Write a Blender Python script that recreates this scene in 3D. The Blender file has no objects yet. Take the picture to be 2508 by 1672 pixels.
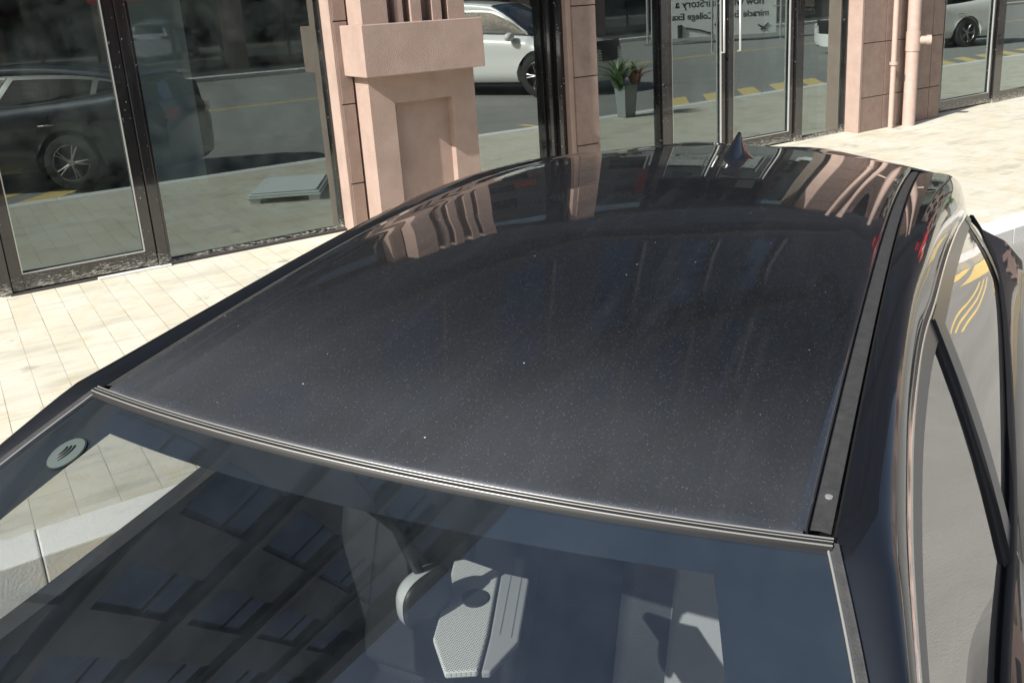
import bpy, bmesh, math, random
from mathutils import Vector, Matrix
random.seed(7)
C = bpy.context.scene.collection
R = math.radians

# ------------------------------------------------------------------ camera
cam_d = bpy.data.cameras.new('camera'); cam = bpy.data.objects.new('camera', cam_d); C.objects.link(cam)
p, r_, y_ = R(15.7), R(3.28), R(33.38)
fw = Vector((math.sin(y_)*math.cos(p), math.cos(y_)*math.cos(p), -math.sin(p)))
rt = fw.cross(Vector((0, 0, 1))).normalized(); dn = fw.cross(rt)
rt2 = rt*math.cos(r_) + dn*math.sin(r_); dn2 = dn*math.cos(r_) - rt*math.sin(r_)
cam.matrix_world = Matrix(((rt2.x, -dn2.x, -fw.x, 0), (rt2.y, -dn2.y, -fw.y, 0), (rt2.z, -dn2.z, -fw.z, 2.0), (0, 0, 0, 1)))
cam_d.sensor_width = 36; cam_d.lens = 2188/2508*36
cam_d.shift_x = -0.0295; cam_d.shift_y = -0.0897
cam_d.clip_start = 0.02; cam_d.clip_end = 800
bpy.context.scene.camera = cam

# ------------------------------------------------------------------ world, sun, exposure
SUN = Vector((-0.765, -0.142, 0.625)).normalized()        # direction towards the sun
w = bpy.data.worlds.new('World'); bpy.context.scene.world = w; w.use_nodes = True
nt = w.node_tree; sky = nt.nodes.new('ShaderNodeTexSky'); sky.sky_type = 'NISHITA'; sky.sun_disc = False
sky.sun_elevation = math.asin(SUN.z); sky.sun_rotation = math.atan2(SUN.x, SUN.y)
sky.air_density = 1.3; sky.dust_density = 2.5
bg = nt.nodes['Background']; bg.inputs['Strength'].default_value = 0.092
nt.links.new(sky.outputs[0], bg.inputs[0])
sd = bpy.data.lights.new('sun', 'SUN'); sd.energy = 5.0; sd.angle = R(0.5); sd.color = (1, .965, .905)
so = bpy.data.objects.new('sun', sd); C.objects.link(so); so.location = (-8, 0, 12)
so.rotation_euler = SUN.to_track_quat('Z', 'Y').to_euler()
vs = bpy.context.scene.view_settings
vs.view_transform = 'Standard'; vs.look = 'None'; vs.gamma = 1; vs.exposure = 0.54; vs.use_curve_mapping = False

# ------------------------------------------------------------------ materials
def mat(name, col, rough=.5, metal=0, spec=.5, coat=0, noise=None, bump=None, coat_rough=.02):
    m = bpy.data.materials.new(name); m.use_nodes = True; n = m.node_tree; b = n.nodes['Principled BSDF']
    b.inputs['Base Color'].default_value = (*col, 1); b.inputs['Roughness'].default_value = rough
    b.inputs['Metallic'].default_value = metal; b.inputs['Specular IOR Level'].default_value = spec
    b.inputs['Coat Weight'].default_value = coat; b.inputs['Coat Roughness'].default_value = coat_rough
    tc = n.nodes.new('ShaderNodeTexCoord')
    if noise:                                             # (scale, second colour, lo, hi)
        t = n.nodes.new('ShaderNodeTexNoise'); t.inputs['Scale'].default_value = noise[0]; t.inputs['Detail'].default_value = 8
        t.inputs['Roughness'].default_value = .65
        n.links.new(tc.outputs['Object'], t.inputs['Vector'])
        cr = n.nodes.new('ShaderNodeValToRGB'); cr.color_ramp.elements[0].position = noise[2]; cr.color_ramp.elements[1].position = noise[3]
        cr.color_ramp.elements[0].color = (*col, 1); cr.color_ramp.elements[1].color = (*noise[1], 1)
        n.links.new(t.outputs['Fac'], cr.inputs[0]); n.links.new(cr.outputs[0], b.inputs['Base Color'])
    if bump:                                              # (scale, strength)
        t = n.nodes.new('ShaderNodeTexNoise'); t.inputs['Scale'].default_value = bump[0]; t.inputs['Detail'].default_value = 6
        n.links.new(tc.outputs['Object'], t.inputs['Vector'])
        bp = n.nodes.new('ShaderNodeBump'); bp.inputs['Strength'].default_value = bump[1]; bp.inputs['Distance'].default_value = .01
        n.links.new(t.outputs['Fac'], bp.inputs['Height']); n.links.new(bp.outputs[0], b.inputs['Normal'])
    return m

def math_n(n, op, a, b=None):
    x = n.nodes.new('ShaderNodeMath'); x.operation = op
    for i, v in enumerate((a, b)):
        if v is None: continue
        if isinstance(v, (int, float)): x.inputs[i].default_value = v
        else: n.links.new(v, x.inputs[i])
    return x.outputs[0]

def glass(name, tint, r0, refl=(1, 1, 1), power=5, wobble=0, dirt=0, film=(.55, .54, .5)):
    """thin sheet of glass: Schlick reflection over a tinted see-through sheet"""
    m = bpy.data.materials.new(name); m.use_nodes = True; n = m.node_tree
    for x in list(n.nodes):
        if x.type == 'BSDF_PRINCIPLED': n.nodes.remove(x)
    out = [x for x in n.nodes if x.type == 'OUTPUT_MATERIAL'][0]
    g = n.nodes.new('ShaderNodeNewGeometry')
    dot = n.nodes.new('ShaderNodeVectorMath'); dot.operation = 'DOT_PRODUCT'
    n.links.new(g.outputs['Incoming'], dot.inputs[0]); n.links.new(g.outputs['Normal'], dot.inputs[1])
    c = math_n(n, 'ABSOLUTE', dot.outputs['Value'])
    f = math_n(n, 'ADD', math_n(n, 'MULTIPLY', math_n(n, 'POWER', math_n(n, 'SUBTRACT', 1.0, c), float(power)), 1-r0), r0)
    tr = n.nodes.new('ShaderNodeBsdfTransparent'); tr.inputs[0].default_value = (*tint, 1)
    gl = n.nodes.new('ShaderNodeBsdfGlossy'); gl.inputs['Roughness'].default_value = 0.0; gl.inputs[0].default_value = (*refl, 1)
    tc = n.nodes.new('ShaderNodeTexCoord')
    if wobble:
        t = n.nodes.new('ShaderNodeTexNoise'); t.inputs['Scale'].default_value = .9; t.inputs['Detail'].default_value = 1
        n.links.new(tc.outputs['Object'], t.inputs['Vector'])
        bp = n.nodes.new('ShaderNodeBump'); bp.inputs['Strength'].default_value = wobble; bp.inputs['Distance'].default_value = .02
        n.links.new(t.outputs['Fac'], bp.inputs['Height']); n.links.new(bp.outputs[0], gl.inputs['Normal'])
    mx = n.nodes.new('ShaderNodeMixShader'); n.links.new(f, mx.inputs[0]); n.links.new(tr.outputs[0], mx.inputs[1]); n.links.new(gl.outputs[0], mx.inputs[2])
    last = mx
    if dirt:                                              # dust film and smears
        t = n.nodes.new('ShaderNodeTexNoise'); t.inputs['Scale'].default_value = 2.3; t.inputs['Detail'].default_value = 9; t.inputs['Roughness'].default_value = .7
        n.links.new(tc.outputs['Object'], t.inputs['Vector'])
        k = math_n(n, 'MULTIPLY', math_n(n, 'MAXIMUM', math_n(n, 'SUBTRACT', t.outputs['Fac'], .38), 0.0), float(dirt))
        df = n.nodes.new('ShaderNodeBsdfDiffuse'); df.inputs[0].default_value = (*film, 1)
        m2 = n.nodes.new('ShaderNodeMixShader'); n.links.new(k, m2.inputs[0]); n.links.new(mx.outputs[0], m2.inputs[1]); n.links.new(df.outputs[0], m2.inputs[2]); last = m2
    n.links.new(last.outputs[0], out.inputs[0])
    return m

M = {}
def paint(name, base, flake, dust=True):
    m = mat(name, base, .45, .8, .5, 1.0, coat_rough=.012); n = m.node_tree; b = n.nodes['Principled BSDF']
    tc = n.nodes['Texture Coordinate']
    if dust:
        v = n.nodes.new('ShaderNodeTexVoronoi'); v.inputs['Scale'].default_value = 55; v.inputs['Randomness'].default_value = 1
        n.links.new(tc.outputs['Object'], v.inputs['Vector'])
        s = n.nodes.new('ShaderNodeSeparateColor'); n.links.new(v.outputs['Color'], s.inputs[0])
        rad = math_n(n, 'MULTIPLY', math_n(n, 'POWER', s.outputs[0], 9.0), .075)      # few cells carry a visible speck
        k1 = math_n(n, 'LESS_THAN', v.outputs['Distance'], rad)
        v2 = n.nodes.new('ShaderNodeTexVoronoi'); v2.inputs['Scale'].default_value = 380
        n.links.new(tc.outputs['Object'], v2.inputs['Vector'])
        s2 = n.nodes.new('ShaderNodeSeparateColor'); n.links.new(v2.outputs['Color'], s2.inputs[0])
        k2 = math_n(n, 'MULTIPLY', math_n(n, 'LESS_THAN', v2.outputs['Distance'], math_n(n, 'MULTIPLY', math_n(n, 'POWER', s2.outputs[1], 3.0), .26)), .24)
        t = n.nodes.new('ShaderNodeTexNoise'); t.inputs['Scale'].default_value = 3.0; t.inputs['Detail'].default_value = 6
        n.links.new(tc.outputs['Object'], t.inputs['Vector'])
        t3 = n.nodes.new('ShaderNodeTexNoise'); t3.inputs['Scale'].default_value = 260; t3.inputs['Detail'].default_value = 3; t3.inputs['Roughness'].default_value = .8
        n.links.new(tc.outputs['Object'], t3.inputs['Vector'])
        grain = math_n(n, 'MULTIPLY', math_n(n, 'MAXIMUM', math_n(n, 'SUBTRACT', t3.outputs['Fac'], .5), 0.0), .11)
        mp4 = n.nodes.new('ShaderNodeMapping'); mp4.inputs['Scale'].default_value = (1.2, 14, 1); mp4.inputs['Rotation'].default_value = (0, 0, .25); n.links.new(tc.outputs['Object'], mp4.inputs[0])
        t4 = n.nodes.new('ShaderNodeTexNoise'); t4.inputs['Scale'].default_value = 2.2; t4.inputs['Detail'].default_value = 5; n.links.new(mp4.outputs[0], t4.inputs['Vector'])
        wipe = math_n(n, 'MULTIPLY', math_n(n, 'MAXIMUM', math_n(n, 'SUBTRACT', t4.outputs['Fac'], .55), 0.0), .06)
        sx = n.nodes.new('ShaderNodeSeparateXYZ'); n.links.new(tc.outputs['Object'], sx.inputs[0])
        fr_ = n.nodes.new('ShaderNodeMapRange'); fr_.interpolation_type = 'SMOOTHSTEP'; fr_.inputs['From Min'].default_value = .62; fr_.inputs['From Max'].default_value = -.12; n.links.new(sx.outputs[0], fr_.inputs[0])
        dust_sheen = math_n(n, 'MULTIPLY', math_n(n, 'MULTIPLY', math_n(n, 'POWER', fr_.outputs[0], 1.8), math_n(n, 'ADD', math_n(n, 'MULTIPLY', t.outputs['Fac'], .9), .2)), .092)  # extra pale dust towards the header, also painting in the roof's sun sheen
        film = math_n(n, 'ADD', math_n(n, 'ADD', math_n(n, 'ADD', math_n(n, 'MULTIPLY', t.outputs['Fac'], .005), grain), wipe), dust_sheen)
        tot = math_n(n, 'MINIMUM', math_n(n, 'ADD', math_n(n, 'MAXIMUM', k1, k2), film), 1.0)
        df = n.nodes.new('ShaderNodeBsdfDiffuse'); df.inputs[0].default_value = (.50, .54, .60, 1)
        mx = n.nodes.new('ShaderNodeMixShader'); out = [x for x in n.nodes if x.type == 'OUTPUT_MATERIAL'][0]
        n.links.new(tot, mx.inputs[0]); n.links.new(b.outputs[0], mx.inputs[1]); n.links.new(df.outputs[0], mx.inputs[2])
        n.links.new(mx.outputs[0], out.inputs[0])
    return m
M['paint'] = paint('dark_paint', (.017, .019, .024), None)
M['side_paint'] = paint('dark_paint_side', (.026, .029, .036), None, False)
M['white_paint'] = mat('white_paint', (.78, .78, .77), .3, 0, .5, 1.0)
M['trim'] = mat('black_plastic', (.035, .036, .037), .5, 0, .4, noise=(60, (.06, .06, .06), .3, .8), bump=(400, .15))
M['band'] = mat('grey_window_band', (.13, .13, .13), .28, 0, .6)
M['rubber'] = mat('rubber', (.012, .012, .012), .55, 0, .4)
M['ridge'] = mat('bright_rib', (.34, .34, .33), .36, .5, .7)
M['chrome'] = mat('chrome', (.8, .8, .8), .08, 1)
M['frit'] = mat('frit', (.012, .014, .017), .06, 0, .5, 1.0)
M['windshield'] = glass('windshield_glass', (.90, .94, .94), .13, power=5, wobble=.30, dirt=.10, film=(.40, .50, .60))
M['side_glass'] = glass('side_glass', (.88, .90, .89), .12, (1, .99, .97), power=1.7, dirt=.05)
M['privacy_glass'] = glass('privacy_glass', (.12, .125, .13), .12, (1, .99, .97), power=1.7, dirt=.05)
M['privacy_far'] = glass('privacy_glass_dark', (.10, .105, .11), .06, power=5, dirt=.02)
M['interior'] = mat('cabin_black', (.022, .024, .025), .7, noise=(9, (.04, .04, .042), .35, .75))
M['headliner'] = mat('headliner', (.10, .10, .105), .9)
M['leather'] = mat('seat_leather', (.20, .20, .205), .5, bump=(400, .12))
M['leather_d'] = mat('seat_leather_dark', (.014, .015, .017), .5, bump=(400, .12))
M['tyre'] = mat('tyre_rubber', (.02, .02, .02), .8, bump=(60, .4))
M['rim'] = mat('alloy', (.38, .38, .39), .25, .9)
M['lamp'] = mat('lamp_lens', (.5, .52, .55), .08, 0, .6, 1.0)
M['tail'] = mat('tail_lens', (.35, .01, .012), .1, 0, .6, 1.0)
M['plate'] = mat('sticker_silver', (.12, .15, .145), .35, .3)
M['mark'] = mat('sticker_ink', (.01, .015, .015), .5)

M['pink'] = mat('pink_render', (.335, .243, .203), .88, noise=(4, (.42, .315, .268), .3, .75), bump=(130, .7))
M['tilepink'] = mat('brown_stone', (.225, .165, .14), .75, noise=(7, (.33, .24, .20), .3, .75), bump=(120, .45))
def weather(m, amt, streak=(14, 14, .8), dark=(.10, .08, .07)):
    n = m.node_tree; b = n.nodes['Principled BSDF']; tc = n.nodes['Texture Coordinate']; src = b.inputs['Base Color'].links[0].from_socket
    mp = n.nodes.new('ShaderNodeMapping'); mp.inputs['Scale'].default_value = streak; n.links.new(tc.outputs['Object'], mp.inputs[0])
    t = n.nodes.new('ShaderNodeTexNoise'); t.inputs['Scale'].default_value = 1.0; t.inputs['Detail'].default_value = 7; t.inputs['Roughness'].default_value = .6; n.links.new(mp.outputs[0], t.inputs['Vector'])
    g = n.nodes.new('ShaderNodeTexNoise'); g.inputs['Scale'].default_value = 160; g.inputs['Detail'].default_value = 2; n.links.new(tc.outputs['Object'], g.inputs['Vector'])
    k = math_n(n, 'ADD', math_n(n, 'MULTIPLY', math_n(n, 'MAXIMUM', math_n(n, 'SUBTRACT', t.outputs['Fac'], .5), 0.0), amt), math_n(n, 'MULTIPLY', math_n(n, 'MAXIMUM', math_n(n, 'SUBTRACT', g.outputs['Fac'], .5), 0.0), amt*.8))
    mx = n.nodes.new('ShaderNodeMix'); mx.data_type = 'RGBA'; n.links.new(k, mx.inputs[0]); n.links.new(src, mx.inputs[6]); mx.inputs[7].default_value = (*dark, 1)
    n.links.new(mx.outputs[2], b.inputs['Base Color'])
M['joint'] = mat('dark_joint', (.05, .045, .045), .9)
M['pipe'] = mat('painted_pipe', (.44, .33, .285), .55, noise=(12, (.50, .38, .33), .4, .7))
M['pane'] = glass('shop_glass', (.60, .66, .65), .21, (.86, 1.0, .98), power=2.0, wobble=.03, dirt=.28, film=(.46, .56, .54))
M['pane_clear'] = glass('coated_shop_glass', (.58, .63, .62), .33, (.90, 1.0, .98), power=2.0, wobble=.04, dirt=.10)
M['room'] = mat('shop_room', (.09, .095, .095), .9, noise=(1.2, (.13, .14, .14), .3, .7))
M['roomfloor'] = mat('shop_floor', (.07, .075, .072), .5, noise=(2, (.10, .105, .10), .3, .7))
M['roomcol'] = mat('shop_column', (.80, .88, .88), .9, noise=(2, (.68, .76, .76), .3, .7))
M['upper'] = mat('upper_cladding', (.026, .036, .048), .7, noise=(1.1, (.045, .058, .072), .3, .7))
M['upper_trim'] = mat('upper_trim', (.07, .072, .075), .8, noise=(4, (.05, .052, .055), .3, .7))
M['opp'] = mat('opposite_render', (.16, .18, .18), .85, noise=(1, (.22, .24, .24), .3, .7))
M['opp_b'] = mat('opposite_brick', (.32, .22, .19), .85, noise=(1, (.38, .27, .23), .3, .7))
M['upglass'] = mat('sky_window', (.20, .215, .24), .03, 1)
M['white'] = mat('banner_white', (.8, .8, .78), .7)
M['red'] = mat('red_fabric', (.65, .02, .03), .6)
M['orange'] = mat('orange_board', (.7, .16, .05), .6)
M['galv'] = mat('galvanised', (.55, .56, .55), .35, .6)
M['pot'] = mat('planter_grey', (.20, .23, .23), .8, noise=(9, (.26, .28, .28), .3, .7))
M['leafg'] = mat('leaf_green', (.07, .14, .03), .5); M['leafr'] = mat('leaf_red', (.22, .09, .04), .5)
M['soil'] = mat('soil', (.05, .035, .025), .9)
M['board'] = mat('foam_board', (.62, .66, .66), .8)
M['yellow'] = mat('road_yellow', (.74, .56, .20), .75, noise=(9, (.58, .45, .22), .35, .7))

weather(M['pink'], .55, (7, 7, 2.2)); weather(M['tilepink'], .8, (6, 6, 3)); weather(M['pipe'], .6, (8, 8, 2))

def frame_material():
    """glossy black metal, with splashed plaster low down"""
    m = mat('black_frame', (.012, .012, .013), .12, 0, .7, .6); n = m.node_tree; b = n.nodes['Principled BSDF']
    tc = n.nodes['Texture Coordinate']; mp = n.nodes.new('ShaderNodeMapping'); mp.inputs['Scale'].default_value = (7, 7, 34)
    n.links.new(tc.outputs['Object'], mp.inputs[0])
    t = n.nodes.new('ShaderNodeTexNoise'); t.inputs['Scale'].default_value = 3.5; t.inputs['Detail'].default_value = 10; t.inputs['Roughness'].default_value = .75
    n.links.new(mp.outputs[0], t.inputs['Vector'])
    s = n.nodes.new('ShaderNodeSeparateXYZ'); n.links.new(tc.outputs['Object'], s.inputs[0])
    mr = n.nodes.new('ShaderNodeMapRange'); mr.inputs['From Min'].default_value = 0.0; mr.inputs['From Max'].default_value = .30
    mr.inputs['To Min'].default_value = .44; mr.inputs['To Max'].default_value = .78
    n.links.new(s.outputs[2], mr.inputs[0])
    k = math_n(n, 'MULTIPLY', math_n(n, 'MAXIMUM', math_n(n, 'SUBTRACT', t.outputs['Fac'], mr.outputs[0]), 0.0), 9.0)
    t5 = n.nodes.new('ShaderNodeTexNoise'); t5.inputs['Scale'].default_value = 42; t5.inputs['Detail'].default_value = 4; n.links.new(tc.outputs['Object'], t5.inputs['Vector'])
    chips = math_n(n, 'MULTIPLY', math_n(n, 'GREATER_THAN', t5.outputs['Fac'], .70), .6)
    k = math_n(n, 'MINIMUM', math_n(n, 'ADD', k, chips), .85)
    mx = n.nodes.new('ShaderNodeMix'); mx.data_type = 'RGBA'; n.links.new(k, mx.inputs[0])
    mx.inputs[6].default_value = (.012, .012, .013, 1); mx.inputs[7].default_value = (.58, .55, .48, 1)
    n.links.new(mx.outputs[2], b.inputs['Base Color'])
    n.links.new(math_n(n, 'ADD', math_n(n, 'MULTIPLY', k, .7), .12), b.inputs['Roughness'])
    bp = n.nodes.new('ShaderNodeBump'); bp.inputs['Strength'].default_value = .25; bp.inputs['Distance'].default_value = .004
    t2 = n.nodes.new('ShaderNodeTexNoise'); t2.inputs['Scale'].default_value = 9; mp2 = n.nodes.new('ShaderNodeMapping'); mp2.inputs['Scale'].default_value = (3, 3, .25)
    n.links.new(tc.outputs['Object'], mp2.inputs[0]); n.links.new(mp2.outputs[0], t2.inputs['Vector'])
    n.links.new(t2.outputs['Fac'], bp.inputs['Height']); n.links.new(bp.outputs[0], b.inputs['Normal'])
    return m
M['frame'] = frame_material()

def paving_material():
    m = mat('cream_paving', (.6, .55, .42), .75); n = m.node_tree; b = n.nodes['Principled BSDF']; tc = n.nodes['Texture Coordinate']
    mp = n.nodes.new('ShaderNodeMapping'); mp.inputs['Rotation'].default_value = (0, 0, R(90)); n.links.new(tc.outputs['Object'], mp.inputs[0])
    br = n.nodes.new('ShaderNodeTexBrick'); n.links.new(mp.outputs[0], br.inputs['Vector'])
    br.inputs['Color1'].default_value = (.54, .50, .39, 1); br.inputs['Color2'].default_value = (.60, .575, .475, 1); br.inputs['Mortar'].default_value = (.16, .13, .09, 1)
    br.inputs['Scale'].default_value = 1; br.inputs['Mortar Size'].default_value = .0022; br.inputs['Mortar Smooth'].default_value = .4
    br.inputs['Brick Width'].default_value = .50; br.inputs['Row Height'].default_value = .168; br.offset = .43
    def noise(sc, det, lo, hi, stretch=(1, 1, 1)):
        q = n.nodes.new('ShaderNodeMapping'); q.inputs['Scale'].default_value = stretch; n.links.new(tc.outputs['Object'], q.inputs[0])
        t = n.nodes.new('ShaderNodeTexNoise'); t.inputs['Scale'].default_value = sc; t.inputs['Detail'].default_value = det; t.inputs['Roughness'].default_value = .65
        n.links.new(q.outputs[0], t.inputs['Vector'])
        cr = n.nodes.new('ShaderNodeMapRange'); cr.inputs['From Min'].default_value = lo; cr.inputs['From Max'].default_value = hi; n.links.new(t.outputs['Fac'], cr.inputs[0]); return cr.outputs[0]
    def mix(fac, a, bcol, mode='MIX'):
        x = n.nodes.new('ShaderNodeMix'); x.data_type = 'RGBA'; x.blend_type = mode; n.links.new(fac, x.inputs[0]); n.links.new(a, x.inputs[6])
        x.inputs[7].default_value = (*bcol, 1); return x.outputs[2]
    c = mix(noise(1.6, 8, .42, .72), br.outputs[0], (.60, .59, .53))
    c = mix(noise(5, 8, .52, .80), c, (.54, .45, .28))
    c = mix(noise(1.1, 10, .52, .80, (1, 3.5, 1)), c, (.33, .31, .25))
    c = mix(noise(2.6, 12, .60, .74), c, (.26, .23, .18))
    c = mix(noise(70, 3, .60, .9), c, (.85, .84, .78))
    n.links.new(c, b.inputs['Base Color'])
    bp = n.nodes.new('ShaderNodeBump'); bp.inputs['Strength'].default_value = .35; bp.inputs['Distance'].default_value = .004
    n.links.new(math_n(n, 'ADD', br.outputs['Fac'], math_n(n, 'MULTIPLY', noise(30, 6, 0, 1), -.4)), bp.inputs['Height']); bp.invert = True
    n.links.new(bp.outputs[0], b.inputs['Normal'])
    return m
M['paving'] = paving_material()
M['asphalt'] = mat('worn_asphalt', (.22, .22, .205), .85, noise=(1.3, (.28, .275, .26), .3, .75), bump=(120, .5))
M['kerb'] = mat('white_kerb', (.72, .71, .68), .75, noise=(8, (.55, .53, .48), .55, .85), bump=(90, .25))

# ------------------------------------------------------------------ mesh helpers
def finish(name, verts, faces, m, parent=None, smooth=None, mats=None, fmi=None):
    me = bpy.data.meshes.new(name); me.from_pydata([tuple(v) for v in verts], [], faces); me.validate(); me.update()
    bm = bmesh.new(); bm.from_mesh(me); bmesh.ops.remove_doubles(bm, verts=bm.verts, dist=1e-5)
    bmesh.ops.dissolve_degenerate(bm, edges=bm.edges, dist=1e-6)
    bmesh.ops.recalc_face_normals(bm, faces=bm.faces); bm.to_mesh(me); bm.free()
    for x in (mats or [m]): me.materials.append(x)
    if smooth is not None:
        for f in me.polygons: f.use_smooth = True
        me.set_sharp_from_angle(angle=R(smooth))
    o = bpy.data.objects.new(name, me); C.objects.link(o)
    if parent: o.parent = parent
    return o

class MB:
    """collects solids that become one mesh"""
    def __init__(s): s.v = []; s.f = []
    def add(s, vs, fs):
        k = len(s.v); s.v += [tuple(x) for x in vs]; s.f += [tuple(i+k for i in q) for q in fs]; return s
    def box(s, x0, x1, y0, y1, z0, z1):
        return s.add([(x0,y0,z0),(x1,y0,z0),(x1,y1,z0),(x0,y1,z0),(x0,y0,z1),(x1,y0,z1),(x1,y1,z1),(x0,y1,z1)],
                     [(0,3,2,1),(4,5,6,7),(0,1,5,4),(1,2,6,5),(2,3,7,6),(3,0,4,7)])
    def tube(s, pts, rad, n=12, cap=True):
        pts = [Vector(q) for q in pts]; rads = rad if isinstance(rad, (list, tuple)) else [rad]*len(pts); k = len(s.v)
        for i, q in enumerate(pts):
            d = (pts[min(i+1, len(pts)-1)]-pts[max(i-1, 0)]).normalized()
            a = d.orthogonal().normalized() if i == 0 else (a - d*a.dot(d)).normalized()
            b = d.cross(a)
            for j in range(n):
                t = 2*math.pi*j/n; s.v.append(tuple(q + (a*math.cos(t)+b*math.sin(t))*rads[i]))
        for i in range(len(pts)-1):
            for j in range(n):
                s.f.append((k+i*n+j, k+i*n+(j+1) % n, k+(i+1)*n+(j+1) % n, k+(i+1)*n+j))
        if cap: s.f.append(tuple(k+j for j in range(n))[::-1]); s.f.append(tuple(k+(len(pts)-1)*n+j for j in range(n)))
        return s
    def strip(s, rows, close=False):
        """rows of equally many points joined as a quad sheet"""
        n = len(rows[0]); vs = [q for r in rows for q in r]; fs = []
        for i in range(len(rows)-1):
            for j in range(n if close else n-1):
                fs.append((i*n+j, i*n+(j+1) % n, (i+1)*n+(j+1) % n, (i+1)*n+j))
        return s.add(vs, fs)
    def obj(s, name, m, parent=None, smooth=None): return finish(name, s.v, s.f, m, parent, smooth)

def bevel(o, wd=.006, seg=2):
    b = o.modifiers.new('bevel', 'BEVEL'); b.width = wd; b.segments = seg; b.limit_method = 'ANGLE'; b.harden_normals = False; return o
def tag(o, label=None, cat=None, group=None, kind=None):
    if label: o['label'] = label
    if cat: o['category'] = cat
    if group: o['group'] = group
    if kind: o['kind'] = kind
    return o
def empty(name, loc=(0, 0, 0)):
    o = bpy.data.objects.new(name, None); C.objects.link(o); o.location = loc; o.empty_display_size = .3; return o
def text_obj(name, body, size, loc, rot, m, parent=None, thick=.002, align='CENTER', shear=0):
    cu = bpy.data.curves.new(name, 'FONT'); cu.body = body; cu.size = size; cu.align_x = align; cu.extrude = thick; cu.shear = shear; cu.offset = .004*size/.3
    t = bpy.data.objects.new(name+'_tmp', cu); C.objects.link(t); bpy.context.view_layer.update()
    me = bpy.data.meshes.new_from_object(t.evaluated_get(bpy.context.evaluated_depsgraph_get())); C.objects.unlink(t); bpy.data.objects.remove(t)
    me.name = name; me.materials.clear(); me.materials.append(m)
    o = bpy.data.objects.new(name, me); C.objects.link(o); o.matrix_world = Matrix.Translation(loc) @ rot
    if parent:
        mw = o.matrix_world.copy(); o.parent = parent; o.matrix_parent_inverse = parent.matrix_world.inverted(); o.matrix_world = mw
    return o

# ------------------------------------------------------------------ the ground
G = 7.886                 # plane of the shop windows
KY = 3.93                 # back edge of the kerb stones
road = MB().add([(-120,-90,-.13),(160,-90,-.13),(160,KY,-.13),(-120,KY,-.13)], [(0,1,2,3)]).obj('road', M['asphalt']); tag(road, kind='structure')
pv = MB().box(-60, 90, KY, G+.12, -.16, 0).obj('pavement', M['paving']); tag(pv, kind='structure')
fp = MB().box(-60, 90, -19.6, -16.6, -.13, .01).obj('far_pavement', M['paving']); tag(fp, kind='structure')
gr = MB().add([(-400,-90.0,-.14),(400,-90.0,-.14),(400,-400,-.14),(-400,-400,-.14)], [(0,1,2,3)]).add([(-400,60,-.14),(400,60,-.14),(400,400,-.14),(-400,400,-.14)], [(0,1,2,3)]).obj('ground', M['asphalt']); tag(gr, kind='structure')
kb = MB(); x = -20.0; i = 0
while x < 60: kb.box(x+.002, x+.998, KY-.24, KY-.002, -.14, .004); x += 1.0
ko = bevel(kb.obj('kerb', M['kerb']), .007, 2); tag(ko, kind='structure')
kb = MB()
x = -20.0
while x < 70: kb.box(x+.006, x+.994, -16.6, -16.36, -.14, .02); x += 1.0
ko = bevel(kb.obj('far_kerb', M['kerb']), .018, 2); tag(ko, kind='structure')
zb = MB(); x = -6.05
while x < 40:
    if .9 < x < 10.2: x += 1.0; continue
    zb.add([(x,3.67,-.126),(x+.52,3.67,-.126),(x+1.92,2.0,-.126),(x+1.40,2.0,-.126)], [(0,1,2,3)]); x += 1.0
zb.add([(8.3,3.3,-.126),(10.6,3.3,-.126),(10.6,3.66,-.126),(8.3,3.66,-.126)], [(0,1,2,3)])
for k in range(3): zb.add([(8.4+.4*k,2.5,-.126),(8.54+.4*k,2.5,-.126),(8.64+.4*k,3.2,-.126),(8.50+.4*k,3.2,-.126)], [(0,1,2,3)])
tag(zb.obj('kerb_stripe_marking', M['yellow']), kind='structure')
yl = MB()
for y in (-6.1, -6.35): yl.add([(-40,y,-.126),(60,y,-.126),(60,y+.12,-.126),(-40,y+.12,-.126)], [(0,1,2,3)])
tag(yl.obj('centre_line_marking', M['yellow']), kind='structure')

# ------------------------------------------------------------------ the shop building
B = empty('shop_building', (4, G, 0)); tag(B, 'pinkish stone shop building with tall black framed glass doors and windows', 'building')
def bobj(mb, name, m, smooth=None, parent=None, bev=0):
    mb.v = [(a-4, b-G, c) for a, b, c in mb.v] if parent is None else [(a-4, b-G, c) for a, b, c in mb.v]
    o = mb.obj(name, m, parent or B, smooth)
    if bev: bevel(o, bev)
    return o
PF = 7.64                # front of the stone pilasters
def tiles(name, x0, x1, y0, y1, z0, z1, cols, zj, m='tilepink'):
    """stone cladding of separate slabs over a dark backing"""
    mb = MB(); zz = [z0]+[z for z in zj if z0 < z < z1]+[z1]; xx = [x0]+cols+[x1]; g = .006
    for a, b in zip(xx[:-1], xx[1:]):
        for c, d in zip(zz[:-1], zz[1:]): mb.box(a+(g if a > x0 else 0), b-(g if b < x1 else 0), y0, y1, c+(g if c > z0 else 0), d-(g if d < z1 else 0))
    o = bobj(mb, name, M[m], bev=.003)
    k = MB().box(x0+.012, x1-.012, y0+.012, y1+.03, z0, z1-.01)
    bobj(k, 'joint_backing', M['joint'], parent=o) if False else bobj(k, 'joint_backing', M['joint'])
    return o
ZJ = [.46, 1.18, 1.9, 2.62, 3.34]
TOP = 3.85
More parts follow.
